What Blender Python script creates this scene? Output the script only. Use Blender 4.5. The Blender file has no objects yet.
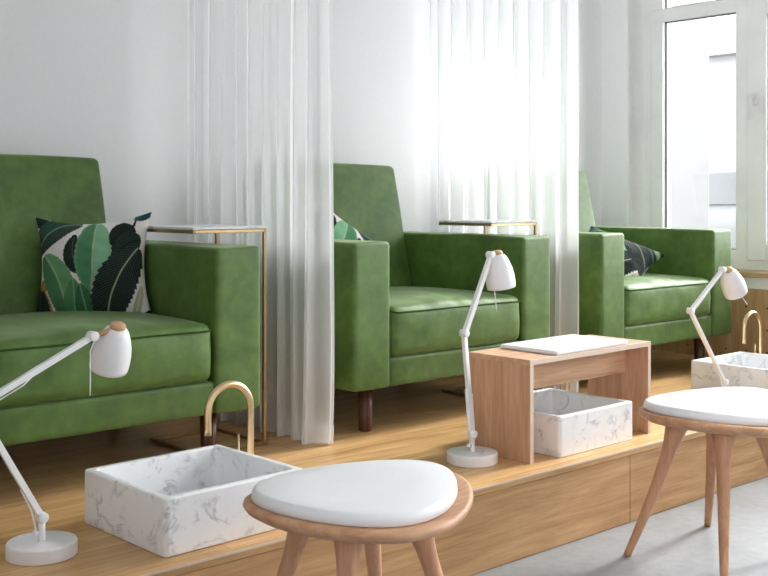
import bpy, bmesh, math, random
import numpy as np
from mathutils import Vector, Matrix, noise
R = random.Random(7)
SC = bpy.context.scene
COL = SC.collection
PI = math.pi

# ------------------------------------------------------------------ materials
def new_mat(name):
    m = bpy.data.materials.new(name); m.use_nodes = True
    nt = m.node_tree
    return m, nt, nt.nodes['Principled BSDF'], nt.nodes['Material Output']

def ramp(nt, stops, interp='LINEAR'):
    r = nt.nodes.new('ShaderNodeValToRGB'); cr = r.color_ramp; cr.interpolation = interp
    while len(cr.elements) < len(stops): cr.elements.new(.5)
    for e, (p, c) in zip(cr.elements, stops):
        e.position = p; e.color = (*c, 1)
    return r

def coords(nt, scale=(1, 1, 1), kind='Object', rot=(0, 0, 0)):
    tc = nt.nodes.new('ShaderNodeTexCoord'); mp = nt.nodes.new('ShaderNodeMapping')
    mp.inputs['Scale'].default_value = scale; mp.inputs['Rotation'].default_value = rot
    nt.links.new(tc.outputs[kind], mp.inputs['Vector'])
    return mp.outputs['Vector']

def noise_node(nt, vec, scale, detail=4, rough=.5, dist=0):
    n = nt.nodes.new('ShaderNodeTexNoise')
    n.inputs['Scale'].default_value = scale; n.inputs['Detail'].default_value = detail
    n.inputs['Roughness'].default_value = rough; n.inputs['Distortion'].default_value = dist
    nt.links.new(vec, n.inputs['Vector'])
    return n

def bump(nt, bsdf, height, strength=.2, dist=.01):
    b = nt.nodes.new('ShaderNodeBump')
    b.inputs['Strength'].default_value = strength; b.inputs['Distance'].default_value = dist
    nt.links.new(height, b.inputs['Height']); nt.links.new(b.outputs['Normal'], bsdf.inputs['Normal'])

def mixc(nt, fac, a, b, mode='MIX'):
    m = nt.nodes.new('ShaderNodeMix'); m.data_type = 'RGBA'; m.blend_type = mode
    for sock, v in ((m.inputs[0], fac), (m.inputs[6], a), (m.inputs[7], b)):
        if hasattr(v, 'is_linked') or hasattr(v, 'links'): nt.links.new(v, sock)
        elif isinstance(v, (int, float)): sock.default_value = v
        else: sock.default_value = (*v, 1)
    return m.outputs[2]

def plain(name, col, rough=.5, metal=0, spec=.5, var=.04, sc=6):
    m, nt, b, o = new_mat(name)
    n = noise_node(nt, coords(nt), sc, 3)
    r = ramp(nt, [(.3, tuple(c * (1 - var) for c in col)), (.7, tuple(min(1, c * (1 + var)) for c in col))])
    nt.links.new(n.outputs['Fac'], r.inputs['Fac']); nt.links.new(r.outputs['Color'], b.inputs['Base Color'])
    b.inputs['Roughness'].default_value = rough; b.inputs['Metallic'].default_value = metal
    b.inputs['Specular IOR Level'].default_value = spec
    return m

def velvet():
    m, nt, b, o = new_mat('green velvet')
    v = coords(nt)
    n1 = noise_node(nt, v, 7, 5, .62, .4); n2 = noise_node(nt, v, 26, 3, .5)
    r = ramp(nt, [(.3, (.050, .108, .013)), (.5, (.073, .146, .021)), (.74, (.112, .200, .040))])
    nt.links.new(n1.outputs['Fac'], r.inputs['Fac'])
    r2 = ramp(nt, [(.35, (.86, .86, .86)), (.7, (1.1, 1.1, 1.1))]); nt.links.new(n2.outputs['Fac'], r2.inputs['Fac'])
    nt.links.new(mixc(nt, 1.0, r.outputs['Color'], r2.outputs['Color'], 'MULTIPLY'), b.inputs['Base Color'])
    b.inputs['Roughness'].default_value = .54; b.inputs['Specular IOR Level'].default_value = .50
    b.inputs['Sheen Weight'].default_value = .30; b.inputs['Sheen Roughness'].default_value = .36
    b.inputs['Sheen Tint'].default_value = (.80, .95, .62, 1)
    bump(nt, b, n2.outputs['Fac'], .08, .004)
    return m

def wood(name, dark, mid, light, axis='X', rough=.42, scale=1.0, planks=False, contrast=1.0):
    m, nt, b, o = new_mat(name)
    s = {'X': (.9, 10, 10), 'Y': (10, .9, 10), 'Z': (10, 10, .9)}[axis]
    s = tuple(k * scale for k in s)
    v = coords(nt, s)
    n1 = noise_node(nt, v, 2.2, 6, .6, 1.4)
    s2 = tuple(k * 6 if k > scale else k * 3 for k in s)
    n2 = noise_node(nt, coords(nt, s2), 2.5, 3, .6, .3)
    r = ramp(nt, [(.28, dark), (.5, mid), (.72, light)])
    nt.links.new(n1.outputs['Fac'], r.inputs['Fac'])
    r2 = ramp(nt, [(.3, (.82, .80, .78)), (.62, (1.05, 1.05, 1.05))]); nt.links.new(n2.outputs['Fac'], r2.inputs['Fac'])
    col = mixc(nt, .8 * contrast, r.outputs['Color'], r2.outputs['Color'], 'MULTIPLY')
    if planks:                                  # boards running along X
        br = nt.nodes.new('ShaderNodeTexBrick')
        br.inputs['Color1'].default_value = (.88, .87, .85, 1); br.inputs['Color2'].default_value = (1.1, 1.08, 1.06, 1)
        br.inputs['Mortar'].default_value = (.55, .45, .35, 1)
        br.inputs['Scale'].default_value = 1; br.inputs['Mortar Size'].default_value = .0012
        br.inputs['Brick Width'].default_value = 1.4; br.inputs['Row Height'].default_value = .19
        br.inputs['Bias'].default_value = 0
        nt.links.new(coords(nt), br.inputs['Vector'])
        col = mixc(nt, 1.0, col, br.outputs['Color'], 'MULTIPLY')
    nt.links.new(col, b.inputs['Base Color'])
    b.inputs['Roughness'].default_value = rough; b.inputs['Specular IOR Level'].default_value = .35
    bump(nt, b, n2.outputs['Fac'], .05, .002)
    return m

def marble(name, seed=0):
    m, nt, b, o = new_mat(name)
    v = coords(nt)
    mp = nt.nodes.new('ShaderNodeMapping'); mp.inputs['Location'].default_value = (seed * 3.1, seed * 1.7, seed)
    mp.inputs['Rotation'].default_value = (.5, .3, .6)
    nt.links.new(v, mp.inputs['Vector'])
    n0 = noise_node(nt, mp.outputs['Vector'], 10, 5, .58, .9)
    sub = nt.nodes.new('ShaderNodeMath'); sub.operation = 'SUBTRACT'; sub.inputs[1].default_value = .5
    nt.links.new(n0.outputs['Fac'], sub.inputs[0])
    ab = nt.nodes.new('ShaderNodeMath'); ab.operation = 'ABSOLUTE'; nt.links.new(sub.outputs[0], ab.inputs[0])
    vein = ramp(nt, [(0.0, (.50, .51, .53)), (.014, (.68, .69, .71)), (.055, (.86, .865, .875))])
    nt.links.new(ab.outputs[0], vein.inputs['Fac'])
    n1 = noise_node(nt, mp.outputs['Vector'], 16, 3, .55)
    msk = ramp(nt, [(.45, (0, 0, 0)), (.60, (1, 1, 1))]); nt.links.new(n1.outputs['Fac'], msk.inputs['Fac'])
    col = mixc(nt, msk.outputs['Color'], (.86, .865, .875), vein.outputs['Color'])
    n2 = noise_node(nt, mp.outputs['Vector'], 3.2, 4, .55)
    cl = ramp(nt, [(.35, (.90, .90, .91)), (.6, (1, 1, 1))]); nt.links.new(n2.outputs['Fac'], cl.inputs['Fac'])
    nt.links.new(mixc(nt, 1.0, col, cl.outputs['Color'], 'MULTIPLY'), b.inputs['Base Color'])
    b.inputs['Roughness'].default_value = .32; b.inputs['Specular IOR Level'].default_value = .4
    return m

def concrete():
    m, nt, b, o = new_mat('polished concrete')
    v = coords(nt)
    n1 = noise_node(nt, v, 2.3, 6, .62, .5); n2 = noise_node(nt, v, 34, 4, .6)
    r = ramp(nt, [(.3, (.215, .227, .24)), (.7, (.315, .33, .348))]); nt.links.new(n1.outputs['Fac'], r.inputs['Fac'])
    r2 = ramp(nt, [(.32, (.86, .86, .86)), (.6, (1.03, 1.03, 1.03))]); nt.links.new(n2.outputs['Fac'], r2.inputs['Fac'])
    nt.links.new(mixc(nt, .8, r.outputs['Color'], r2.outputs['Color'], 'MULTIPLY'), b.inputs['Base Color'])
    b.inputs['Roughness'].default_value = .38; b.inputs['Specular IOR Level'].default_value = .4
    bump(nt, b, n2.outputs['Fac'], .04, .002)
    return m

def wallpaint():
    m, nt, b, o = new_mat('white wall paint')
    n = noise_node(nt, coords(nt), 60, 3, .6)
    r = ramp(nt, [(.3, (.88, .88, .885)), (.7, (.90, .90, .905))]); nt.links.new(n.outputs['Fac'], r.inputs['Fac'])
    nt.links.new(r.outputs['Color'], b.inputs['Base Color']); b.inputs['Roughness'].default_value = .75
    b.inputs['Specular IOR Level'].default_value = .2
    bump(nt, b, n.outputs['Fac'], .04, .002)
    return m

def sheer():
    m, nt, b, o = new_mat('sheer voile')
    nt.nodes.remove(b)
    n = noise_node(nt, coords(nt, (300, 300, 300)), 1, 2)
    d = nt.nodes.new('ShaderNodeBsdfDiffuse'); d.inputs['Color'].default_value = (.93, .93, .94, 1)
    t = nt.nodes.new('ShaderNodeBsdfTranslucent'); t.inputs['Color'].default_value = (.93, .93, .94, 1)
    tr = nt.nodes.new('ShaderNodeBsdfTransparent')
    m1 = nt.nodes.new('ShaderNodeMixShader'); m1.inputs[0].default_value = .55
    nt.links.new(d.outputs[0], m1.inputs[1]); nt.links.new(t.outputs[0], m1.inputs[2])
    lw = nt.nodes.new('ShaderNodeLayerWeight'); lw.inputs['Blend'].default_value = .5
    mr = nt.nodes.new('ShaderNodeMapRange')
    mr.inputs['To Min'].default_value = .66; mr.inputs['To Max'].default_value = .98
    nt.links.new(lw.outputs['Facing'], mr.inputs['Value'])   # threads close up where the cloth turns edge-on
    m2 = nt.nodes.new('ShaderNodeMixShader'); nt.links.new(mr.outputs[0], m2.inputs[0])
    nt.links.new(tr.outputs[0], m2.inputs[1]); nt.links.new(m1.outputs[0], m2.inputs[2])
    nt.links.new(m2.outputs[0], o.inputs['Surface'])
    return m

def windowglass():
    m, nt, b, o = new_mat('window glass'); nt.nodes.remove(b)
    tr = nt.nodes.new('ShaderNodeBsdfTransparent'); tr.inputs['Color'].default_value = (.97, .98, .98, 1)
    g = nt.nodes.new('ShaderNodeBsdfGlossy'); g.inputs['Roughness'].default_value = .02
    f = nt.nodes.new('ShaderNodeFresnel'); f.inputs['IOR'].default_value = 1.25
    mx = nt.nodes.new('ShaderNodeMixShader')
    nt.links.new(f.outputs[0], mx.inputs[0]); nt.links.new(tr.outputs[0], mx.inputs[1]); nt.links.new(g.outputs[0], mx.inputs[2])
    nt.links.new(mx.outputs[0], o.inputs['Surface'])
    return m

def printed():
    m, nt, b, o = new_mat('leaf print cotton')
    a = nt.nodes.new('ShaderNodeVertexColor'); a.layer_name = 'print'
    n = noise_node(nt, coords(nt), 400, 2)
    nt.links.new(a.outputs['Color'], b.inputs['Base Color'])
    b.inputs['Roughness'].default_value = .8; b.inputs['Specular IOR Level'].default_value = .2
    bump(nt, b, n.outputs['Fac'], .05, .001)
    return m

M = dict(
    velvet=velvet(), wall=wallpaint(), concrete=concrete(), sheer=sheer(), glass=windowglass(), printed=printed(),
    piping=plain('green piping', (.035, .080, .016), .9, spec=.08),
    deck=wood('oak deck', (.46, .26, .105), (.62, .38, .17), (.72, .48, .24), 'X', .36, 1.0, True),
    fascia=wood('oak fascia', (.39, .205, .09), (.53, .305, .142), (.63, .39, .20), 'X', .5, .8),
    bench=wood('bench oak', (.42, .225, .125), (.55, .315, .19), (.65, .40, .26), 'Z', .5, 1.2, contrast=.7),
    benchx=wood('bench oak lengthwise', (.46, .265, .155), (.60, .365, .225), (.70, .46, .30), 'X', .5, 1.2, contrast=.7),
    edge=plain('pale edge banding and highlight', (.66, .52, .42), .5),  # banding on the bench, painted highlight on the deck edge
    beech=wood('beech', (.45, .225, .115), (.58, .315, .18), (.68, .40, .25), 'X', .42, 1.3, contrast=.6),
    beechz=wood('beech legs', (.40, .19, .095), (.52, .27, .15), (.62, .35, .21), 'Z', .42, 1.3, contrast=.6),
    walnut=wood('dark walnut', (.045, .017, .009), (.085, .033, .017), (.13, .055, .03), 'Z', .35, 1.5),
    ply=wood('wall plywood', (.36, .21, .095), (.47, .29, .14), (.56, .37, .19), 'Z', .55, .8),
    sill=wood('sill oak', (.42, .26, .13), (.56, .38, .21), (.66, .47, .28), 'Y', .45, 1.0),
    marble=marble('white marble', 1), marble2=marble('white marble grey vein', 2.3), marble3=marble('white marble soft vein', 4.1),
    white=plain('white lacquer', (.84, .84, .845), .35), lamp=plain('white lamp enamel', (.82, .81, .82), .3),
    pvc=plain('white window frame', (.89, .89, .885), .35), leather=plain('white leatherette', (.80, .81, .83), .42, var=.02),
    pad=plain('white padded cover', (.82, .825, .84), .55, var=.02),
    brass=plain('brushed brass', (.74, .55, .33), .30, 1.0), brassd=plain('aged brass', (.50, .35, .19), .36, 1.0),
    corkwood=plain('light turned wood', (.50, .29, .15), .5), dark=plain('dark hole', (.03, .02, .015), .8),
    bulb=plain('frosted bulb', (.85, .84, .80), .4), gasket=plain('grey gasket', (.10, .10, .11), .6),
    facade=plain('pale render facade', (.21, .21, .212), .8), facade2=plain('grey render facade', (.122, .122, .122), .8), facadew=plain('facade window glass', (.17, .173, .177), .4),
    darkwall=plain('light wall paint', (.85, .85, .85), .7),
    street=plain('pale paving', (.20, .20, .20), .8), carpaint=plain('grey car paint', (.15, .153, .156), .6),
    tyre=plain('black tyre', (.02, .02, .02), .8), carglass=plain('car window glass', (.13, .135, .14), .3),
)

# ------------------------------------------------------------------ helpers
def obj(name, bm, mat, parent=None, smooth=True, wn=False):
    me = bpy.data.meshes.new(name)
    bmesh.ops.recalc_face_normals(bm, faces=bm.faces)
    bm.to_mesh(me); bm.free()
    o = bpy.data.objects.new(name, me); COL.objects.link(o)
    for mm in (mat if isinstance(mat, (list, tuple)) else [mat]): me.materials.append(mm)
    if smooth:
        for p in me.polygons: p.use_smooth = True
    if parent is not None: o.parent = parent
    if wn:
        w = o.modifiers.new('normals', 'WEIGHTED_NORMAL'); w.keep_sharp = True
    return o

def tag(o, label=None, cat=None, group=None, kind=None):
    if label: o['label'] = label
    if cat: o['category'] = cat
    if group: o['group'] = group
    if kind: o['kind'] = kind
    return o

def thing(name, label, cat, loc=(0, 0, 0), rz=0, group=None):
    o = bpy.data.objects.new(name, None); COL.objects.link(o)
    o.location = loc; o.rotation_euler = (0, 0, rz); o.empty_display_size = .1
    return tag(o, label, cat, group)

def struct(name, bm, mat, parent=None, **k):
    o = obj(name, bm, mat, parent, **k)
    if parent is None: o['kind'] = 'structure'
    return o

def box(bm, x0, x1, y0, y1, z0, z1, bev=0, seg=2):
    r = bmesh.ops.create_cube(bm, size=1)
    vs = r['verts']
    for v in vs:
        v.co = Vector(((x0 + x1) / 2 + v.co.x * (x1 - x0), (y0 + y1) / 2 + v.co.y * (y1 - y0), (z0 + z1) / 2 + v.co.z * (z1 - z0)))
    if bev > 0:
        es = list({e for v in vs for e in v.link_edges})
        bmesh.ops.bevel(bm, geom=es, offset=bev, segments=seg, profile=.5, affect='EDGES')
    return bm

def boxbm(*a, **k):
    return box(bmesh.new(), *a, **k)

def softbox(sx, sy, sz, r, n=16, fn=None):
    """rounded box centred on the origin (full sizes), dense enough to be shaped by fn(p)->p"""
    h = Vector((sx / 2, sy / 2, sz / 2))
    def line(L):
        # parameter positions: fine at the rounded ends
        e = [-(L) + L * 0 + r * (1 - math.cos(a)) for a in np.linspace(0, PI / 2, 5)][:-1]
        mid = list(np.linspace(-L + r, L - r, n + 1))
        return e + mid + [-x for x in reversed(e)]
    bm = bmesh.new(); cache = {}
    def vert(p):
        key = tuple(round(c, 6) for c in p)
        if key in cache: return cache[key]
        q = Vector(p); inner = Vector([max(-(h[i] - r), min(h[i] - r, q[i])) for i in range(3)])
        d = q - inner
        if d.length > 1e-9: q = inner + d.normalized() * r
        if fn: q = fn(q)
        v = bm.verts.new(q); cache[key] = v
        return v
    for ax in range(3):
        b, c = (ax + 1) % 3, (ax + 2) % 3
        Lb, Lc = line(h[b]), line(h[c])
        for sgn in (-1, 1):
            for i in range(len(Lb) - 1):
                for j in range(len(Lc) - 1):
                    q = []
                    for (u, w) in ((Lb[i], Lc[j]), (Lb[i + 1], Lc[j]), (Lb[i + 1], Lc[j + 1]), (Lb[i], Lc[j + 1])):
                        p = [0, 0, 0]; p[ax] = sgn * h[ax]; p[b] = u; p[c] = w
                        q.append(vert(p))
                    q2 = []
                    for v in q:
                        if v not in q2: q2.append(v)
                    if len(q2) >= 3:
                        try: bm.faces.new(q2 if sgn > 0 else list(reversed(q2)))
                        except ValueError: pass
    return bm

def tube(bm, pts, rad, n=12, closed=False, square=False):
    pts = [Vector(p) for p in pts]
    rads = rad if isinstance(rad, (list, tuple)) else [rad] * len(pts)
    N = len(pts); rings = []; up = None
    for i, p in enumerate(pts):
        if closed: t = (pts[(i + 1) % N] - pts[i - 1]).normalized()
        else: t = ((pts[min(i + 1, N - 1)]) - (pts[max(i - 1, 0)])).normalized()
        if up is None:
            a = Vector((0, 0, 1)) if abs(t.z) < .9 else Vector((0, 1, 0))
            up = (a - t * a.dot(t)).normalized()
        else:
            up = up - t * up.dot(t)
            up.normalize()
        side = t.cross(up)
        ring = []
        for k in range(n):
            a = 2 * PI * k / n + (PI / 4 if square else 0)
            ring.append(bm.verts.new(p + (up * math.cos(a) + side * math.sin(a)) * rads[i]))
        rings.append(ring)
    for i in range(N if closed else N - 1):
        A, B = rings[i], rings[(i + 1) % N]
        for k in range(n): bm.faces.new((A[k], A[(k + 1) % n], B[(k + 1) % n], B[k]))
    if not closed:
        bm.faces.new(list(reversed(rings[0]))); bm.faces.new(rings[-1])
    return bm

def tubebm(*a, **k): return tube(bmesh.new(), *a, **k)

def bar(bm, a, b, w):
    """square bar between two points on an axis"""
    lo = [min(a[i], b[i]) - w / 2 for i in range(3)]; hi = [max(a[i], b[i]) + w / 2 for i in range(3)]
    return box(bm, lo[0], hi[0], lo[1], hi[1], lo[2], hi[2], w * .12, 1)

def lathe(bm, prof, n=40, M4=None, cap0=True, cap1=True):
    rings = []
    for r, z in prof:
        if r < 1e-6: rings.append([bm.verts.new((0, 0, z))])
        else: rings.append([bm.verts.new((r * math.cos(2 * PI * k / n), r * math.sin(2 * PI * k / n), z)) for k in range(n)])
    for A, B in zip(rings, rings[1:]):
        for k in range(n):
            a0, a1 = A[k % len(A)], A[(k + 1) % len(A)]; b0, b1 = B[k % len(B)], B[(k + 1) % len(B)]
            f = []
            for v in (a0, a1, b1, b0):
                if v not in f: f.append(v)
            if len(f) > 2: bm.faces.new(f)
    if cap0 and len(rings[0]) > 1: bm.faces.new(list(reversed(rings[0])))
    if cap1 and len(rings[-1]) > 1: bm.faces.new(rings[-1])
    if M4 is not None: bmesh.ops.transform(bm, matrix=M4, verts=[v for ring in rings for v in ring])
    return bm

def lathebm(*a, **k): return lathe(bmesh.new(), *a, **k)

def dup(root, loc, label, name=None):
    r = root.copy(); COL.objects.link(r); r.location = loc; r['label'] = label
    for ch in list(root.children):
        c = ch.copy(); COL.objects.link(c); c.parent = r
        for g in list(ch.children):
            d = g.copy(); COL.objects.link(d); d.parent = c
    return r

# ------------------------------------------------------------------ setting
P = .236                 # top of the timber platform
XW, YW = 4.90, 3.67      # window wall and back wall
ZC = 3.0
XL, YF = -1.6, -4.0      # left wall and the wall behind the viewer
YP = 2.062               # front of the platform

struct('floor', boxbm(XL, XW, YF, YW, -.1, 0), M['concrete'], smooth=False)
struct('ceiling', boxbm(XL, XW, YF, YW, ZC, ZC + .12), M['wall'], smooth=False)
struct('wall_back', boxbm(XL - .2, XW + .35, YW, YW + .2, -.1, ZC + .12), M['wall'], smooth=False)
LY0, LY1, LZ0, LZ1 = -3.5, -1.3, .7, 2.7  # opening added out of view, sends fill light across to the window wall
bm = bmesh.new()
box(bm, XL - .2, XL, YF, LY0, -.1, ZC + .12); box(bm, XL - .2, XL, LY1, YW, -.1, ZC + .12)
box(bm, XL - .2, XL, LY0, LY1, -.1, LZ0); box(bm, XL - .2, XL, LY0, LY1, LZ1, ZC + .12)
struct('wall_left', bm, M['darkwall'], smooth=False)
bm = bmesh.new()
for y in (LY0, (LY0 + LY1) / 2 - .03, LY1 - .06): box(bm, XL - .14, XL - .08, y, y + .06, LZ0, LZ1)
box(bm, XL - .14, XL - .08, LY0, LY1, LZ0, LZ0 + .06); box(bm, XL - .14, XL - .08, LY0, LY1, LZ1 - .06, LZ1)
wl = struct('fill_window', bm, M['pvc'], smooth=False)  # added window, never in view, there for its fill light
obj('pane', boxbm(XL - .112, XL - .108, LY0, LY1, LZ0, LZ1), M['glass'], wl, smooth=False)
struct('wall_front', boxbm(XL - .2, XW + .35, YF - .2, YF, -.1, ZC + .12), M['wall'], smooth=False)
# window wall with three openings
WZ0, WZ1 = .672, 2.78
opens = [(1.15, 3.505), (-1.25, 0.95), (-3.75, -1.45)]
bm = bmesh.new()
box(bm, XW, XW + .35, YF, YW, -.1, WZ0)
box(bm, XW, XW + .35, YF, YW, WZ1, ZC + .12)
ys = [YF] + [y for o_ in reversed(opens) for y in o_] + [YW]
for a, b_ in zip(ys[0::2], ys[1::2]): box(bm, XW, XW + .35, a, b_, WZ0, WZ1)
struct('wall_right', bm, M['wall'], smooth=False)

# platform: deck boards and two front panels
pl = bpy.data.objects.new('platform', None); COL.objects.link(pl); pl['kind'] = 'structure'
obj('deck', boxbm(XL, XW - .002, YP, YW - .002, P - .02, P, .0015, 1), M['deck'], pl, smooth=False)
obj('edge_highlight', boxbm(XL, XW - .002, YP - .002, YP + .0005, P - .0045, P + .0004), M['edge'], pl, smooth=False)  # pale strip paints the bright highlight along the deck's front edge
obj('front_panel', boxbm(XL, 1.54, YP + .004, YP + .024, .001, P - .021, .0015, 1), M['fascia'], pl, smooth=False)
obj('front_panel', boxbm(1.543, 2.9055, YP + .004, YP + .024, .001, P - .021, .0015, 1), M['fascia'], pl, smooth=False)
obj('front_panel', boxbm(2.9085, XW - .002, YP + .004, YP + .024, .001, P - .021, .0015, 1), M['fascia'], pl, smooth=False)

# plywood panel under the window, with its screw holes
tr = struct('trim_1', boxbm(XW - .018, XW, YP + .03, YW, P, .592), M['ply'], smooth=False)
for (y, z) in ((2.79, .504), (2.79, .397), (2.79, .29), (2.90, .288), (3.005, .287), (2.68, .504), (2.68, .397), (2.68, .29), (2.9, .504), (3.115, .287)):
    obj('screw_hole', lathebm([(.0045, 0), (.0045, .002)], 12, Matrix.Translation((XW - .018, y, z)) @ Matrix.Rotation(-PI / 2, 4, 'Y')), M['dark'], tr)

# windows
def window(name, y0, y1, detailed):
    w = bpy.data.objects.new(name, None); COL.objects.link(w); w['kind'] = 'structure'
    xf0, xf1 = XW + .15, XW + .22
    z0, z1 = WZ0, WZ1
    ym = y1 - .58                                     # mullion between the fixed light and the casement
    bm = bmesh.new(); bv = .004
    box(bm, xf0, xf1, y0, y1, z0, z0 + .055, bv); box(bm, xf0, xf1, y0, y1, z1 - .055, z1, bv)
    for a, b_ in ((y0, y0 + .06), (y1 - .135, y1), (ym - .055, ym + .02)): box(bm, xf0, xf1, a, b_, z0 + .05, z1 - .05, bv)
    box(bm, xf0 + .002, xf1 - .002, ym + .018, y1 - .06, 1.985, 2.058, bv)
    box(bm, xf0 + .006, xf1 - .006, ym + .018, y1 - .06, z0 + .05, z0 + .1, bv)
    box(bm, xf0 - .016, xf0 + .002, y1 - .135, y1 - .065, z0 + .05, 1.99, bv); box(bm, xf0 - .016, xf0 + .002, y1 - .135, y1 - .065, 2.053, z1 - .05, bv)
    obj('window_frame', bm, M['pvc'], w, wn=True)
    bm = bmesh.new()
    box(bm, xf0 - .014, xf1 - .02, ym - .155, ym - .05, z0 + .05, z1 - .05, bv)
    box(bm, xf0 - .014, xf1 - .02, y0 + .05, y0 + .12, z0 + .05, z1 - .05, bv)
    box(bm, xf0 - .014, xf1 - .02, y0 + .12, ym - .155, z0 + .05, z0 + .135, bv)
    box(bm, xf0 - .014, xf1 - .02, y0 + .12, ym - .155, 1.955, 2.06, bv)
    box(bm, xf0 - .014, xf1 - .02, y0 + .12, ym - .155, z1 - .13, z1 - .05, bv)
    obj('casement_sash', bm, M['pvc'], w, wn=True)
    bm = bmesh.new()
    gx = xf0 + .03
    for (a, b_, c, d) in ((ym + .02, y1 - .135, z0 + .1, 1.985), (ym + .02, y1 - .135, 2.058, z1 - .055),
                          (y0 + .12, ym - .155, z0 + .135, 1.955), (y0 + .12, ym - .155, 2.06, z1 - .13)):
        box(bm, gx, gx + .004, a, b_, c, d)
    obj('pane', bm, M['glass'], w, smooth=False)
    if detailed:
        bm = bmesh.new(); t = .0045
        for (a, b_, c, d, xg) in ((ym + .02, y1 - .135, z0 + .1, 1.985, xf0 + .012), (ym + .02, y1 - .135, 2.058, z1 - .055, xf0 + .012),
                              (y0 + .12, ym - .155, z0 + .135, 1.955, xf0 + .004)):
            box(bm, xg, xg + .012, a, a + t, c, d); box(bm, xg, xg + .012, b_ - t, b_, c, d)
            box(bm, xg, xg + .012, a, b_, c, c + t); box(bm, xg, xg + .012, a, b_, d - t, d)
        obj('gasket', bm, M['gasket'], w, smooth=False)
        hx, hy = xf0 - .014, ym - .095
        bm = bmesh.new()
        box(bm, hx - .012, hx, hy - .014, hy + .014, 1.50, 1.565, .004)
        box(bm, hx - .045, hx - .01, hy - .009, hy + .009, 1.535, 1.553, .004)
        box(bm, hx - .052, hx - .036, hy - .011, hy + .011, 1.43, 1.555, .006, 3)
        obj('window_handle', bm, M['white'], w, wn=True)
        obj('window_sill', boxbm(XW - .035, xf0 + .01, y0 + .001, y1 - .001, z0 - .022, z0 + .002, .004), M['sill'], w, wn=True)
        obj('reveal_board', boxbm(XW + .004, xf0, y1 - .004, y1, z0, z1), M['pvc'], w, smooth=False)
    return w
window('window_1', *opens[0], True)
window('window_2', *opens[1], False)
window('window_3', *opens[2], False)

# ------------------------------------------------------------------ armchairs
def arm_bm(s):
    x0 = s * (.341 + .0825)
    def f(p):
        q = p.copy()
        q.x += .0035 * (1 - (2 * p.y / .8) ** 2) * (1 if p.x > 0 else -1) * max(0, 1 - abs(p.z) / .25)
        q += Vector((0, 0, .0025 * noise.noise(p * 9 + Vector((s, 0, 3)))))
        return q + Vector((x0, .40, .405))
    return softbox(.165, .80, .496, .014, 10, f)

def cushion_bm():
    L, D, Hh = .672, .62, .172
    def f(p):
        u, v = p.x / (L / 2), p.y / (D / 2)
        w = p.z / (Hh / 2)
        q = p.copy()
        cu, cv = max(0, 1 - u * u), max(0, 1 - v * v)
        if w > 0: q.z += .024 * w * (cu ** .6) * (cv ** .55)
        if v < 0: q.y -= .012 * (-v) * (cu ** .6) * max(0, 1 - w * w) ** .5
        # soft creases pulled from the front seam
        fr = max(0, -v - .15)
        q.z += (.014 if w > 0 else .001) * fr * noise.noise(Vector((p.x * 19, p.y * 6, 2.2))) * cu
        q.y += .004 * noise.noise(Vector((p.x * 9, p.z * 14, 5.1))) * (1 if v < -.9 else 0)
        return q + Vector((0, .312, .254 + Hh / 2))
    return softbox(L, D, Hh, .030, 26, f)

def piping_bm():
    # welt along the front top seam and down both sides of the cushion
    pts = []
    for x in np.linspace(-.315, .315, 40):
        cu = max(0, 1 - (x / .336) ** 2)
        pts.append((x, -.0045, .4085 + .002 * noise.noise(Vector((x * 9, 1, 1)))))
    pts = [(-.328, .5, .4165), (-.329, .03, .4165), (-.324, .008, .411)] + pts + [(.324, .008, .411), (.329, .03, .4165), (.328, .5, .4165)]
    return tubebm(pts, .0030, 8)

def back_bm():
    W, T, Hh = .680, .15, .72
    def f(p):
        t = (p.z + Hh / 2) / Hh
        q = p.copy()
        q.x *= 1.0 + .012 * math.sin(PI * min(1, max(0, (t - .5) / .5)))
        u = p.x / (W / 2)
        if p.y < 0: q.y -= .012 * max(0, 1 - u * u) * math.sin(PI * min(1, t))
        if p.y > 0: q.y *= 1.0 - .30 * t
        q.z += .006 * max(0, 1 - u * u) * (t > .95)
        q.y += (p.z + Hh / 2) * .222
        return q + Vector((0, .565 + T / 2, .218 + Hh / 2))
    return softbox(W, T, Hh, .020, 16, f)

def make_armchair():
    t = thing('armchair', 'green velvet armchair cut off by the left picture edge, with a full leaf print cushion', 'armchair', (1.4465, 2.74, P), 0, 'green velvet armchairs along the back wall')
    for s in (-1, 1): obj('armrest', arm_bm(s), M['velvet'], t)
    obj('front_rail', softbox(.682, .09, .099, .012, 8, lambda p: p + Vector((0, .052, .2065))), M['velvet'], t)
    obj('seat_base', boxbm(-.341, .341, .09, .80, .17, .25, .006), M['velvet'], t, wn=True)
    cu = obj('seat_cushion', cushion_bm(), M['velvet'], t)
    obj('piping', piping_bm(), M['piping'], cu)
    obj('backrest', back_bm(), M['velvet'], t)
    for sx in (-1, 1):
        for y in (.095, .70):
            obj('leg', lathebm([(.021, 0), (.0225, .004), (.027, .158)], 24, Matrix.Translation((sx * .375, y, 0))), M['walnut'], t)
    return t
c1 = make_armchair()
c2 = dup(c1, (2.829, 2.74, P), 'green velvet armchair in the middle, between the two sheer curtains')
c3 = dup(c1, (4.163, 2.74, P), 'green velvet armchair farthest away, beside the window')

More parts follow.
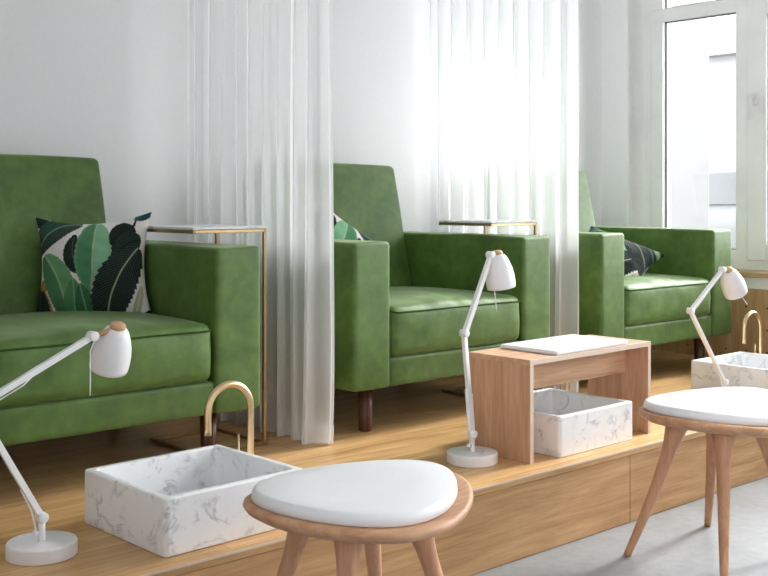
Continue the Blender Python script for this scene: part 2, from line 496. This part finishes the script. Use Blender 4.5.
# ------------------------------------------------------------------ leaf print cushions
def leaf_print(U, V, variant=0):
    """colours of a generic tropical leaf print; U,V in 0..1"""
    X = U * 480; Y = (1 - V) * 420                       # working units
    if variant == 1: X = 480 - X
    col = np.zeros(X.shape + (3,)); col[:] = (.74, .69, .67)
    def leaf(p0, p1, p2, w, ca, cb, rib, veins=9., edge=None, split=None, power=.55, ragged=.025, vs=.5):
        nonlocal col
        ts = np.linspace(0, 1, 70)
        bx = (1 - ts) ** 2 * p0[0] + 2 * ts * (1 - ts) * p1[0] + ts ** 2 * p2[0]
        by = (1 - ts) ** 2 * p0[1] + 2 * ts * (1 - ts) * p1[1] + ts ** 2 * p2[1]
        dx = np.gradient(bx); dy = np.gradient(by); ln = np.hypot(dx, dy); dx /= ln; dy /= ln
        arc = np.concatenate([[0], np.cumsum(np.hypot(np.diff(bx), np.diff(by)))])
        best = np.full(X.shape, 1e9); T = np.zeros(X.shape); S = np.zeros(X.shape); A = np.zeros(X.shape)
        for k in range(len(ts)):
            ex, ey = X - bx[k], Y - by[k]; d = ex * ex + ey * ey
            m = d < best
            best[m] = d[m]; T[m] = ts[k]; A[m] = arc[k]; S[m] = (dx[k] * ey - dy[k] * ex)[m]
        dist = np.sqrt(best)
        prof = np.clip(np.sin(PI * np.clip(T * .96 + .04, 0, 1)), 0, 1) ** power
        phase = (A + .9 * dist) / veins * 2 * PI
        wid = w * prof * (1 + ragged * np.sin(phase * .5))
        ins = dist < wid
        vein = np.clip(np.sin(phase) * .5 + .5, 0, 1) ** 3 * vs
        c = np.empty(col.shape)
        for i in range(3):
            base = np.full(X.shape, ca[i])
            if split is not None: base = np.where(S > 0, split[i], base)
            c[..., i] = base * (1 - vein) + cb[i] * vein
        if edge is not None:
            e = np.clip((dist / np.maximum(wid, 1e-3) - .80) / .2, 0, 1) * .8
            for i in range(3): c[..., i] = c[..., i] * (1 - e) + edge[i] * e
        r = np.clip(1.4 - dist / 3.2, 0, 1)
        for i in range(3): c[..., i] = c[..., i] * (1 - r) + rib[i] * r
        col[ins] = c[ins]
    K = (.006, .012, .010); KV = (.06, .085, .075); KR = (.30, .34, .26)
    G = (.055, .17, .075); GV = (.15, .32, .16); D = (.012, .045, .03); LG = (.19, .39, .21); CR = (.62, .52, .36)
    leaf((10, 10), (25, 35), (60, 20), 30, (.006, .010, .02), (.02, .03, .05), (.02, .03, .04))
    leaf((15, 165), (60, 30), (205, 50), 50, D, (.10, .19, .13), (.16, .26, .17), 10, split=(.02, .035, .03))
    leaf((175, 105), (150, 200), (225, 245), 40, K, KV, (.05, .07, .06), 9)
    leaf((330, 90), (340, 170), (275, 205), 34, K, KV, K, 9)
    leaf((250, 300), (248, 160), (262, 45), 74, (.06, .20, .10), (.13, .33, .17), (.42, .50, .30), 11, edge=(.20, .34, .2), split=(.22, .46, .28), power=.42)
    leaf((248, 420), (246, 340), (252, 230), 9, (.18, .24, .12), (.25, .3, .16), (.35, .38, .22), 30)
    leaf((330, 130), (360, 70), (420, 95), 42, K, (.03, .035, .035), K, 8)
    leaf((350, 170), (400, 120), (440, 120), 48, (.008, .02, .014), (.05, .09, .06), K, 8)
    leaf((395, 110), (412, 60), (425, 25), 5, (.02, .03, .04), K, K, 12)
    leaf((420, 35), (450, 10), (478, -8), 26, (.012, .05, .055), (.04, .10, .12), (.05, .1, .1), 8)
    leaf((30, 330), (52, 290), (62, 250), 17, (.42, .19, .05), (.06, .04, .02), (.45, .28, .08), 12)
    leaf((85, 430), (70, 370), (48, 300), 15, (.35, .17, .05), (.50, .36, .14), (.2, .1, .04), 12)
    leaf((55, 440), (20, 380), (40, 300), 42, (.010, .022, .020), (.04, .07, .06), (.05, .08, .07), 11)
    leaf((150, 425), (135, 270), (50, 165), 58, G, GV, (.34, .45, .25), 9, split=(.13, .30, .13), power=.5)
    leaf((175, 440), (180, 350), (172, 262), 44, (.065, .20, .085), (.15, .33, .16), (.20, .36, .2), 8, power=.8)
    leaf((225, 440), (220, 360), (200, 285), 38, (.03, .12, .055), (.09, .23, .11), (.18, .32, .18), 8, power=.8)
    leaf((270, 440), (262, 380), (270, 320), 22, (.05, .14, .07), (.14, .28, .15), (.3, .38, .24), 8, power=.8)
    leaf((300, 440), (315, 290), (430, 150), 82, K, KV, (.40, .42, .30), 12, power=.5, ragged=.045, vs=.8)
    leaf((400, 440), (430, 390), (440, 300), 16, (.40, .40, .26), (.25, .3, .18), (.5, .5, .36), 14)
    leaf((450, 425), (470, 405), (500, 412), 18, (.008, .015, .012), KV, K, 10)
    if variant == 2:
        leaf((180, -40), (400, 120), (510, 330), 90, K, KV, (.30, .34, .26), 11, vs=.8)
        leaf((290, -60), (420, 70), (540, 230), 34, K, (.05, .08, .09), (.2, .25, .22), 9)
        leaf((375, -40), (440, 40), (530, 120), 22, (.20, .36, .16), (.30, .44, .24), (.35, .45, .28), 9)
        leaf((440, -30), (470, 20), (520, 60), 24, (.012, .022, .03), KV, K, 9)
    return np.clip(col, 0, 1)

def pillow_mesh(name, W, Hh, T, n, variant=0, parent=None):
    us = np.linspace(-1, 1, n + 1)
    U, V = np.meshgrid(us, us, indexing='ij')
    X = W / 2 * U * (1 - .14 * (1 - V ** 2)); Z = Hh / 2 * V * (1 - np.where(V > 0, .20, .06) * (1 - U ** 2))
    th = T / 2 * (np.clip((1 - U ** 2) * (1 - V ** 2), 0, 1) ** .42)
    wr = np.array([[noise.noise(Vector((float(a) * 4, float(b) * 4, variant * 5))) for b in us] for a in us])
    th = np.maximum(th * (1 + .10 * wr), .0)
    verts, cols, faces = [], [], []
    C = leaf_print(X / W + .5, Z / Hh + .5, variant)
    for side in (-1, 1):
        for i in range(n + 1):
            for j in range(n + 1):
                verts.append((X[i, j], side * (th[i, j] + .001), Z[i, j]))
                cols.append(C[i, j] if side < 0 else C[n - i, j])
    N1 = (n + 1) ** 2
    idx = lambda s, i, j: s * N1 + i * (n + 1) + j
    for i in range(n):
        for j in range(n):
            faces.append((idx(0, i, j), idx(0, i + 1, j), idx(0, i + 1, j + 1), idx(0, i, j + 1)))
            faces.append((idx(1, i, j), idx(1, i, j + 1), idx(1, i + 1, j + 1), idx(1, i + 1, j)))
    for k in range(n):
        faces.append((idx(0, k, 0), idx(1, k, 0), idx(1, k + 1, 0), idx(0, k + 1, 0)))
        faces.append((idx(0, k, n), idx(0, k + 1, n), idx(1, k + 1, n), idx(1, k, n)))
        faces.append((idx(0, 0, k), idx(0, 0, k + 1), idx(1, 0, k + 1), idx(1, 0, k)))
        faces.append((idx(0, n, k), idx(1, n, k), idx(1, n, k + 1), idx(0, n, k + 1)))
    me = bpy.data.meshes.new(name); me.from_pydata(verts, [], faces)
    ca = me.color_attributes.new('print', 'FLOAT_COLOR', 'POINT')
    flat = np.ones((len(verts), 4), dtype=np.float32); flat[:, :3] = np.array(cols)
    ca.data.foreach_set('color', flat.ravel())
    for p in me.polygons: p.use_smooth = True
    me.materials.append(M['printed'])
    o = bpy.data.objects.new(name, me); COL.objects.link(o)
    return o

def pillow(loc, yaw, lean, roll, W, Hh, T, variant, label, n=150):
    o = pillow_mesh('throw_pillow', W, Hh, T, n, variant)
    o.matrix_world = Matrix.Translation(loc) @ Matrix.Rotation(yaw, 4, 'Z') @ Matrix.Rotation(lean, 4, 'X') @ Matrix.Rotation(roll, 4, 'Y')
    tag(o, label, 'cushion', 'leaf print cushions on the armchairs')
    return o
pillow((1.638, 3.222, .816), math.radians(-38), math.radians(-14), math.radians(-2.5), .372, .345, .13, 0,
       'square tropical leaf print cushion standing wholly in view on the left armchair', 220)
pillow((2.655, 3.250, .822), math.radians(-12), math.radians(-18), math.radians(36), .385, .335, .13, 1,
       'leaf print cushion mostly hidden behind the middle armchair\'s left arm', 110)
pillow((4.188, 3.075, .760), math.radians(-38), math.radians(-56), math.radians(38), .385, .335, .13, 2,
       'dark leaf print cushion slouched in the farthest armchair by the window', 110)

# ------------------------------------------------------------------ C-shaped side tables
def make_side_table(loc, label):
    t = thing('side_table', label, 'side table', loc, 0, 'marble topped side tables')
    w, d, h, b = .278, .29, .703, .011            # x from -w to 0, y 0..d
    obj('marble_top', boxbm(-w, 0, 0, d, h - .002, h + .0065, .0015, 1), M['marble3'], t, smooth=False)
    bm = bmesh.new(); z = h - .008
    bar(bm, (-w + b / 2, b / 2, z), (-b / 2, b / 2, z), b); bar(bm, (-w + b / 2, d - b / 2, z), (-b / 2, d - b / 2, z), b)
    bar(bm, (-w + b / 2, b / 2, z), (-w + b / 2, d - b / 2, z), b); bar(bm, (-b / 2, b / 2, z), (-b / 2, d - b / 2, z), b)
    obj('top_frame', bm, M['brassd'], t, smooth=False)
    for y in (b / 2, d - b / 2):
        obj('upright', bar(bmesh.new(), (-b / 2, y, b), (-b / 2, y, z), b), M['brassd'], t, smooth=False)
    bm = bmesh.new(); z = b / 2 + .001
    bar(bm, (-.255, b / 2, z), (-b / 2, b / 2, z), b); bar(bm, (-.255, d - b / 2, z), (-b / 2, d - b / 2, z), b)
    bar(bm, (-.255, b / 2, z), (-.255, d - b / 2, z), b); bar(bm, (-b / 2, b / 2, z), (-b / 2, d - b / 2, z), b)
    obj('foot_frame', bm, M['brassd'], t, smooth=False)
    return t
t1 = make_side_table((2.079, 2.890, P), 'gold framed side table with marble top over the left armchair\'s arm')
t2 = dup(t1, (3.430, 2.890, P), 'gold framed side table over the middle armchair\'s right arm')

# ------------------------------------------------------------------ sheer curtains
def curtain(x0, y0, y1, seed, label, flare):
    rr = random.Random(seed)
    n = 420; nz = 26
    knots = []; s = 0
    while s < 1.02:
        knots.append((s, rr.uniform(.020, .036))); s += rr.uniform(.040, .062)
    bm = bmesh.new(); rows = []
    z0, z1 = P + .004, ZC - .001
    for j in range(nz + 1):
        t = j / nz; z = z0 + (z1 - z0) * t
        row = []
        for i in range(n + 1):
            s = i / n                                 # 0 at the near end, 1 at the wall
            k = max(q for q in range(len(knots)) if knots[q][0] <= s + 1e-9)
            a0, A0 = knots[k]; a1, A1 = knots[min(k + 1, len(knots) - 1)]
            f = 0 if a1 <= a0 else (s - a0) / (a1 - a0)
            A = A0 + (A1 - A0) * f
            w = math.sin(PI * (k + f))
            w = math.copysign(abs(w) ** .8, w)
            amp = A * (.75 + .35 * (1 - t) + .15 * math.sin(3 * t + k))
            x = x0 + amp * w
            y = y0 + (y1 - y0) * s + .010 * math.sin(2 * PI * (k + f) + 1.0)
            # near end folds over and kicks out at the hem
            e = max(0, 1 - s / .10)
            x += flare * e * (.35 + .65 * (1 - t) ** 2) - .022 * max(0, 1 - s / .16) * (1 - t) ** 14
            y += .012 * math.sin(5 * t + 2 * k) * (1 - t) * .6
            row.append(bm.verts.new((x, y, z)))
        rows.append(row)
    for A, B in zip(rows, rows[1:]):
        for i in range(n): bm.faces.new((A[i], A[i + 1], B[i + 1], B[i]))
    o = obj('sheer_curtain', bm, M['sheer'])
    tag(o, label, 'curtain', 'sheer curtains between the armchairs')
    # doubled hem band
    bm = bmesh.new()
    me = o.data; w_ = n + 1
    A = [me.vertices[i].co + Vector((.003, 0, 0)) for i in range(w_)]
    B = [a + (me.vertices[w_ + i].co - me.vertices[i].co) * .55 + Vector((0, 0, 0)) for i, a in enumerate(A)]
    va = [bm.verts.new(a) for a in A]; vb = [bm.verts.new(b) for b in B]
    for i in range(n): bm.faces.new((va[i], va[i + 1], vb[i + 1], vb[i]))
    obj('hem', bm, M['sheer'], o)
    return o
curtain(2.190, 2.728, 3.545, 3, 'white sheer curtain hanging between the left and middle armchairs', .045)
curtain(3.527, 2.765, 3.62, 8, 'white sheer curtain hanging between the middle and farthest armchairs', .03)

# ------------------------------------------------------------------ marble basins
def basin(x0, x1, y0, y1, h, rz, label, mat):
    cx_, cy_ = (x0 + x1) / 2, (y0 + y1) / 2
    a, b = (x1 - x0) / 2, (y1 - y0) / 2
    bm = bmesh.new(); t = .022
    def ring(ax, by, z, r):
        out = []
        for (sx, sy, st) in ((1, 1, 0), (-1, 1, 1), (-1, -1, 2), (1, -1, 3)):
            for k in range(6):
                an = PI / 2 * (st + k / 5)
                out.append(bm.verts.new((sx * (ax - r) + r * math.cos(an), sy * (by - r) + r * math.sin(an), z)))
        return out
    rings = [ring(a - .003, b - .003, 0, .009), ring(a, b, .003, .012), ring(a, b, h - .005, .012), ring(a - .0015, b - .0015, h - .0015, .011), ring(a - .005, b - .005, h, .009),
             ring(a - t + .004, b - t + .004, h, .012), ring(a - t + .001, b - t + .001, h - .0015, .013), ring(a - t, b - t, h - .005, .014),
             ring(a - t - .006, b - t - .006, .034, .018), ring(a - t - .010, b - t - .010, .027, .018), ring(a - t - .020, b - t - .020, .0245, .014), ring(.06, .06, .023, .02)]
    for A, B in zip(rings, rings[1:]):
        m = len(A)
        for k in range(m): bm.faces.new((A[k], A[(k + 1) % m], B[(k + 1) % m], B[k]))
    bm.faces.new(list(reversed(rings[0]))); bm.faces.new(rings[-1])
    root = thing('foot_basin', label, 'basin', (cx_, cy_, P), rz, 'marble foot basins on the platform')
    obj('bowl', bm, mat, root, wn=True)
    obj('drain', lathebm([(0, .0235), (.019, .0235), (.019, .0262), (.013, .0268), (0, .0262)], 28), M['brass'], root)
    return root
basin(1.246, 1.648, 2.128, 2.502, .132, math.radians(1.6), 'square white marble basin in front of the left armchair', M['marble'])
basin(2.634, 3.025, 2.135, 2.49, .127, math.radians(1.0), 'white marble basin standing under the wooden bench', M['marble2'])
basin(3.925, 4.315, 2.13, 2.495, .134, math.radians(0), 'white marble basin farthest right, behind the right stool', M['marble3'])

# ------------------------------------------------------------------ gooseneck taps
def make_tap(loc, label):
    t = thing('gooseneck_tap', label, 'tap', loc, 0, 'brass gooseneck taps beside the basins')
    r, hgt, w = .0095, .305, .135
    pts = [(0, 0, .004)] + [(0, 0, z) for z in np.linspace(.02, hgt - w / 2, 8)]
    for a in np.linspace(0, PI, 25)[1:]: pts.append((-w / 2 + w / 2 * math.cos(a), 0, hgt - w / 2 + w / 2 * math.sin(a)))
    pts += [(-w, 0, z) for z in np.linspace(hgt - w / 2 - .01, .178, 4)]
    obj('spout', tubebm(pts, r, 18), M['brass'], t)
    obj('base_flange', lathebm([(.019, 0), (.019, .004), (.013, .007)], 28), M['brass'], t)
    lv = obj('lever', tubebm([(-.036, .004, 0), (-.036, .004, .168)], .0032, 10), M['brass'], t)
    obj('lever_collar', lathebm([(.008, 0), (.008, .012), (.005, .016)], 20, Matrix.Translation((-.036, .004, 0))), M['brass'], lv)
    return t
f1 = make_tap((1.696, 2.432, P), 'brass gooseneck tap beside the left marble basin')
f2 = dup(f1, (3.07, 2.446, P), 'brass gooseneck tap behind the wooden bench')
f3 = dup(f1, (4.385, 2.44, P), 'brass gooseneck tap beside the farthest marble basin')

# ------------------------------------------------------------------ bench over the middle basin
t = thing('wooden_bench', 'low wooden bench bridging the middle marble basin', 'bench', (2.514, 2.146, P), math.radians(1.0))
L, D, Hb, th = .640, .252, .312, .016
for x in (0, L - th):
    pnl = obj('side_panel', boxbm(x, x + th, .0015, D, 0, Hb - th, .0006, 1), M['bench'], t, smooth=False)
    obj('edge_strip', boxbm(x + .0004, x + th - .0004, 0, .0016, 0, Hb - th), M['edge'], pnl, smooth=False)
tp = obj('top', boxbm(0, L, .0015, D, Hb - th, Hb, .0006, 1), M['benchx'], t, smooth=False)
obj('edge_strip', boxbm(0, L, 0, .0016, Hb - th + .0004, Hb - .0004), M['edge'], tp, smooth=False)
obj('apron', boxbm(th, L - th, .092, .108, Hb - th - .098, Hb - th, .0006, 1), M['benchx'], t, smooth=False)
o = obj('seat_pad', softbox(.385, .232, .014, .0055, 10, lambda p: p + Vector((0, 0, .003 * max(0, 1 - (p.x / .19) ** 2) * max(0, 1 - (p.y / .115) ** 2) if p.z > 0 else 0))), M['pad'])
o.location = (2.836, 2.272, P + Hb + .0072); o.rotation_euler = (0, 0, math.radians(1.5))
tag(o, 'thin white pad lying on top of the wooden bench', 'pad')

# ------------------------------------------------------------------ stools
def make_stool(loc, rz, feet, a, b, h, label):
    t = thing('stool', label, 'stool', loc, rz, 'white cushioned wooden stools')
    def saddle(x, y):
        return .016 * ((x / a) ** 2 - (y / b) ** 2 * .6)
    def shape(bm):
        for v in bm.verts:
            ang = math.atan2(v.co.y, v.co.x); k = 1 + .020 * math.cos(4 * ang)
            v.co.x *= k; v.co.y *= k * b / a
            v.co.z += saddle(v.co.x, v.co.y)
        return bm
    zt = h
    prof = [(0, zt - .034), (a * .5, zt - .034), (a * .72, zt - .0335), (a * .88, zt - .028), (a * .97, zt - .017), (a, zt - .006), (a * .99, zt + .001), (a * .965, zt + .004), (a * .93, zt + .003), (a * .5, zt - .002), (0, zt - .002)]
    obj('seat', shape(lathebm(prof, 72)), M['beech'], t)
    c = .895
    prof = [(0, zt), (a * c * .6, zt), (a * c * .97, zt + .002), (a * c, zt + .006), (a * c * .993, zt + .0205), (a * c * .977, zt + .0272), (a * c * .945, zt + .0300), (a * c * .6, zt + .0315), (a * c * .3, zt + .0315), (0, zt + .0315)]
    cs = obj('cushion', shape(lathebm(prof, 72)), M['leather'], t); cs.location = (-.006, .006, 0)
    for (fx, fy) in feet:
        tx, ty = fx * .45, fy * .46
        pts, rad = [], []
        for k in range(17):
            s = k / 16
            z = s * (zt - .026 + saddle(tx, ty))
            e = s + .06 * math.sin(PI * s)
            pts.append((fx + (tx - fx) * e, fy + (ty - fy) * e, z))
            rad.append(.0105 + .0115 * s + .016 * max(0, (s - .72) / .28) ** 2)
        obj('leg', tubebm(pts, rad, 20), M['beechz'], t)
    return t
make_stool((2.828, 1.694, 0), 0, [(-.20, .186), (.232, .188), (-.245, -.155), (.205, -.15)], .260, .230, .419,
           'wooden stool with white cushion at the right picture edge, its legs in view')
make_stool((1.488, 1.735, 0), math.radians(-5), [(-.185, .175), (.185, .175), (-.185, -.175), (.185, -.175)], .250, .230, .406,
           'wooden stool with white cushion at the bottom centre, before the left basin')

# ------------------------------------------------------------------ desk lamps
def make_lamp(base, elbow, head, cap, axis, label, cord_to, sleeve=False):
    """positions are in the room; base on the platform"""
    B = Vector(base)
    t = thing('desk_lamp', label, 'lamp', B, 0, 'white articulated desk lamps')
    E_, Hd, C = Vector(elbow) - B, Vector(head) - B, Vector(cap) - B
    ax = Vector(axis).normalized()
    obj('base', lathebm([(0, 0), (.0755, 0), (.0775, .002), (.0775, .029), (.076, .0315), (.072, .0325), (0, .0330)], 64), M['lamp'], t, wn=True)
    S = Vector((0, 0, .085))
    obj('stem', tubebm([(0, 0, .032), (0, 0, .04), S], [.0085, .0075, .0075], 16), M['lamp'], t)
    jr = .0115
    q = (E_ - S).normalized(); perp = Vector((0, 1, 0))
    for J in (S, E_, Hd):
        obj('joint', tubebm([J - perp * .013, J - perp * .012, J + perp * .012, J + perp * .013], [jr * .8, jr, jr, jr * .8], 18), M['lamp'], t)
    obj('lower_arm', tubebm([S + perp * .001, E_ + perp * .001], .0092, 4, square=True), M['lamp'], t, smooth=False)
    ua = obj('upper_arm', tubebm([E_ - perp * .001, Hd - perp * .001], .0094, 4, square=True), M['lamp'], t, smooth=False)
    q2 = (Hd - E_).normalized(); side = q2.cross(perp).normalized()
    if side.z > 0: side = -side
    obj('tension_rod', tubebm([E_ + side * .014 + q2 * -.004, E_ + side * .014 + q2 * .11, E_ + side * .005 + q2 * .145], .0017, 8), M['lamp'], ua)
    sd = q.cross(perp).normalized()
    if sd.x > 0: sd = -sd
    bm = bmesh.new()
    tube(bm, [Vector((-.012, 0, .052)), S + sd * .012 + q * .03, S + sd * .009 + q * .085], .0020, 8)
    tube(bm, [Vector((-.014, -.006, .052)), Vector((-.014, .006, .052))], .0055, 12)
    if sleeve:
        tube(bm, [S + sd * .009 + q * -.03, S + sd * .009 + q * .135], .0068, 12)
        tube(bm, [S - sd * .014 + q * .0 - Vector((0, 0, .02)), S - sd * .014 + q * .12, S - sd * .004 + q * .12], .0013, 6)
    obj('spring', bm, M['lamp'], t)
    # shade: a bell about its own axis, +Z of the profile along the axis
    rot = Vector((0, 0, 1)).rotation_difference(ax).to_matrix().to_4x4()
    MT = Matrix.Translation(C) @ rot
    out = [(.0175, .0), (.024, .003), (.0305, .012), (.037, .028), (.043, .048), (.0460, .068), (.0468, .086), (.0462, .100), (.0452, .108)]
    inn = [(r - .0022, z) for r, z in reversed(out[1:])] + [(.012, .006)]
    sh = obj('lamp_shade', lathebm(out + inn, 48, MT, False, False), M['lamp'], t)
    obj('wood_cap', lathebm([(.0175, .001), (.0195, -.003), (.0185, -.008), (.013, -.0118), (0, -.0130)], 28, MT), M['corkwood'], sh)
    obj('bulb', lathebm([(0, .03), (.010, .03), (.011, .05), (.022, .068), (.025, .082), (.018, .097), (0, .103)], 28, MT), M['bulb'], sh)
    n_ = (C - Hd)
    obj('wood_neck', tubebm([Hd + n_ * .12, C + ax * .002], [.0065, .0075], 14), M['corkwood'], t)
    # pull cord leaves the head joint and hangs past the shade
    K = Vector(cord_to) - B
    mid = Hd * .45 + K * .55 + Vector((-.004, -.004, 0))
    obj('pull_cord', tubebm([Hd + Vector((.006, -.005, -.004)), Hd * .75 + K * .25 + Vector((-.006, -.004, 0)), mid, K], .0014, 8), M['lamp'], t)
    return t
yl = 2.332
make_lamp((1.060, yl, P), (.912, yl, .586), (1.183, yl, .716), (1.244, yl - .005, .731), (-.02, .40, -1),
          'white desk lamp at the left edge, shade hanging before the left armchair', (1.167, yl - .02, .583))
make_lamp((2.405, 2.282, P), (2.418, 2.328, .621), (2.537, 2.328, .857), (2.563, 2.326, .858), (.18, -.03, -1),
          'white desk lamp standing upright beside the wooden bench', (2.545, 2.31, .68), True)
make_lamp((3.812, 2.27, P), (3.590, 2.28, .612), (3.812, 2.28, .757), (3.845, 2.275, .752), (.62, -.02, -1),
          'white desk lamp farthest right, leaning in front of the farthest armchair', (3.98, 2.27, .612))

# ------------------------------------------------------------------ street outside
struct('ground_outside', boxbm(XW + .35, 40, -25, 25, -.3, 0), M['street'], smooth=False)
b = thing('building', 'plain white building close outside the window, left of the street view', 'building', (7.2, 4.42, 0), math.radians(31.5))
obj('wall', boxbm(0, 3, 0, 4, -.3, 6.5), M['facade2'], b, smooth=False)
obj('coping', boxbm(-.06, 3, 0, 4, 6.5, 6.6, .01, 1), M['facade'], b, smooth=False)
b = thing('building', 'pale building across the street, seen hazily through the window', 'building', (24, 14, 0))
obj('wall', boxbm(0, 6, -10, 14, -.3, 9), M['facade'], b, smooth=False)
obj('ledge', boxbm(-.4, 0, -10, 14, 4.5, 4.75, .01, 1), M['facade'], b, smooth=False)
for y in (-7.5, -4.5, -1.5, 1.5, 4.5):
    obj('shop_window', boxbm(-.05, .02, y, y + 2.6, .5, 3.1, .01, 1), M['facadew'], b, smooth=False)
    obj('window', boxbm(-.05, .02, y + .6, y + 1.9, 5.6, 7.4, .01, 1), M['facadew'], b, smooth=False)

def car(loc, rz, label):
    t = thing('car', label, 'car', loc, rz)
    def prism(prof, w, inset=0):
        bm = bmesh.new()
        A = [bm.verts.new((x, -w / 2, z)) for x, z in prof]; B = [bm.verts.new((x, w / 2, z)) for x, z in prof]
        n = len(prof)
        for k in range(n): bm.faces.new((A[k], A[(k + 1) % n], B[(k + 1) % n], B[k]))
        bm.faces.new(A); bm.faces.new(list(reversed(B)))
        bmesh.ops.bevel(bm, geom=bm.edges[:], offset=.05, segments=3, profile=.5, affect='EDGES')
        return bm
    obj('body', prism([(-2.1, .25), (2.1, .25), (2.15, .62), (1.95, .80), (.95, .92), (.35, 1.40), (-1.2, 1.45), (-1.9, .98), (-2.15, .85)], 1.7), M['carpaint'], t)
    for s in (-1, 1):
        bm = bmesh.new()
        P_ = [(.80, .95), (.32, 1.33), (-1.15, 1.37), (-1.65, .98)]
        A = [bm.verts.new((x, s * .86, z)) for x, z in P_]; B = [bm.verts.new((x, s * .83, z)) for x, z in P_]
        for k in range(4): bm.faces.new((A[k], A[(k + 1) % 4], B[(k + 1) % 4], B[k]))
        bm.faces.new(A); bm.faces.new(list(reversed(B)))
        obj('side_window', bm, M['carglass'], t, smooth=False)
        for x in (-1.3, 1.3):
            obj('wheel', lathebm([(0, -.1), (.24, -.1), (.31, -.07), (.31, .07), (.24, .1), (0, .1)], 28, Matrix.Translation((x, s * .78, .31)) @ Matrix.Rotation(PI / 2, 4, 'X')), M['tyre'], t)
    return t
car((12.6, 7.0, 0), math.radians(90), 'grey car parked across the street, hazy beyond the window pane')

# ------------------------------------------------------------------ light
w = bpy.data.worlds.new('overcast sky'); SC.world = w; w.use_nodes = True
bg = w.node_tree.nodes['Background']; bg.inputs['Color'].default_value = (.97, .985, 1.0, 1); bg.inputs['Strength'].default_value = 8.5
for k, (a, b_) in enumerate(opens):
    ld = bpy.data.lights.new('sky portal', 'AREA'); ld.shape = 'RECTANGLE'; ld.size = b_ - a; ld.size_y = WZ1 - WZ0
    ld.cycles.is_portal = True
    lo = bpy.data.objects.new('sky_portal', ld); COL.objects.link(lo)
    lo.location = (XW + .30, (a + b_) / 2, (WZ0 + WZ1) / 2)
    lo.rotation_euler = Vector((-1, 0, 0)).to_track_quat('-Z', 'Y').to_euler()
    # local X along world Y, local Z pointing outdoors, so it faces into the room
    lo.matrix_world = Matrix.Translation(lo.location) @ Matrix(((0, 0, 1, 0), (1, 0, 0, 0), (0, 1, 0, 0), (0, 0, 0, 1)))
ld = bpy.data.lights.new('sky portal', 'AREA'); ld.shape = 'RECTANGLE'; ld.size = LY1 - LY0; ld.size_y = LZ1 - LZ0
ld.cycles.is_portal = True
lo = bpy.data.objects.new('sky_portal', ld); COL.objects.link(lo)
lo.matrix_world = Matrix.Translation((XL - .18, (LY0 + LY1) / 2, (LZ0 + LZ1) / 2)) @ Matrix(((0, 0, -1, 0), (-1, 0, 0, 0), (0, 1, 0, 0), (0, 0, 0, 1)))
sun = bpy.data.lights.new('hazy sun', 'SUN'); sun.energy = 3.8; sun.angle = math.radians(11); sun.color = (1, .97, .92)
so = bpy.data.objects.new('hazy_sun', sun); COL.objects.link(so); so.location = (9, -5, 6)
so.rotation_euler = Vector((-1, .07, -.68)).to_track_quat('-Z', 'Y').to_euler()

# ------------------------------------------------------------------ camera
cd = bpy.data.cameras.new('camera'); cam = bpy.data.objects.new('camera', cd); COL.objects.link(cam)
cam.location = (0, 0, 1.036)
cam.rotation_euler = (PI / 2, 0, -(PI / 2 - math.atan((1600 - 384) / 1090)))
cd.sensor_width = 36; cd.lens = 36 * 1090 / 768; cd.shift_y = -90 / 768; cd.clip_start = .05; cd.clip_end = 200
SC.camera = cam

vs = SC.view_settings
vs.view_transform = 'Standard'; vs.look = 'None'; vs.gamma = 1; vs.use_curve_mapping = False; vs.exposure = 0.56
cy = SC.cycles
cy.use_denoising = True
cy.max_bounces = 10; cy.diffuse_bounces = 6; cy.transparent_max_bounces = 24; cy.caustics_reflective = False; cy.caustics_refractive = False
cy.sample_clamp_indirect = 6
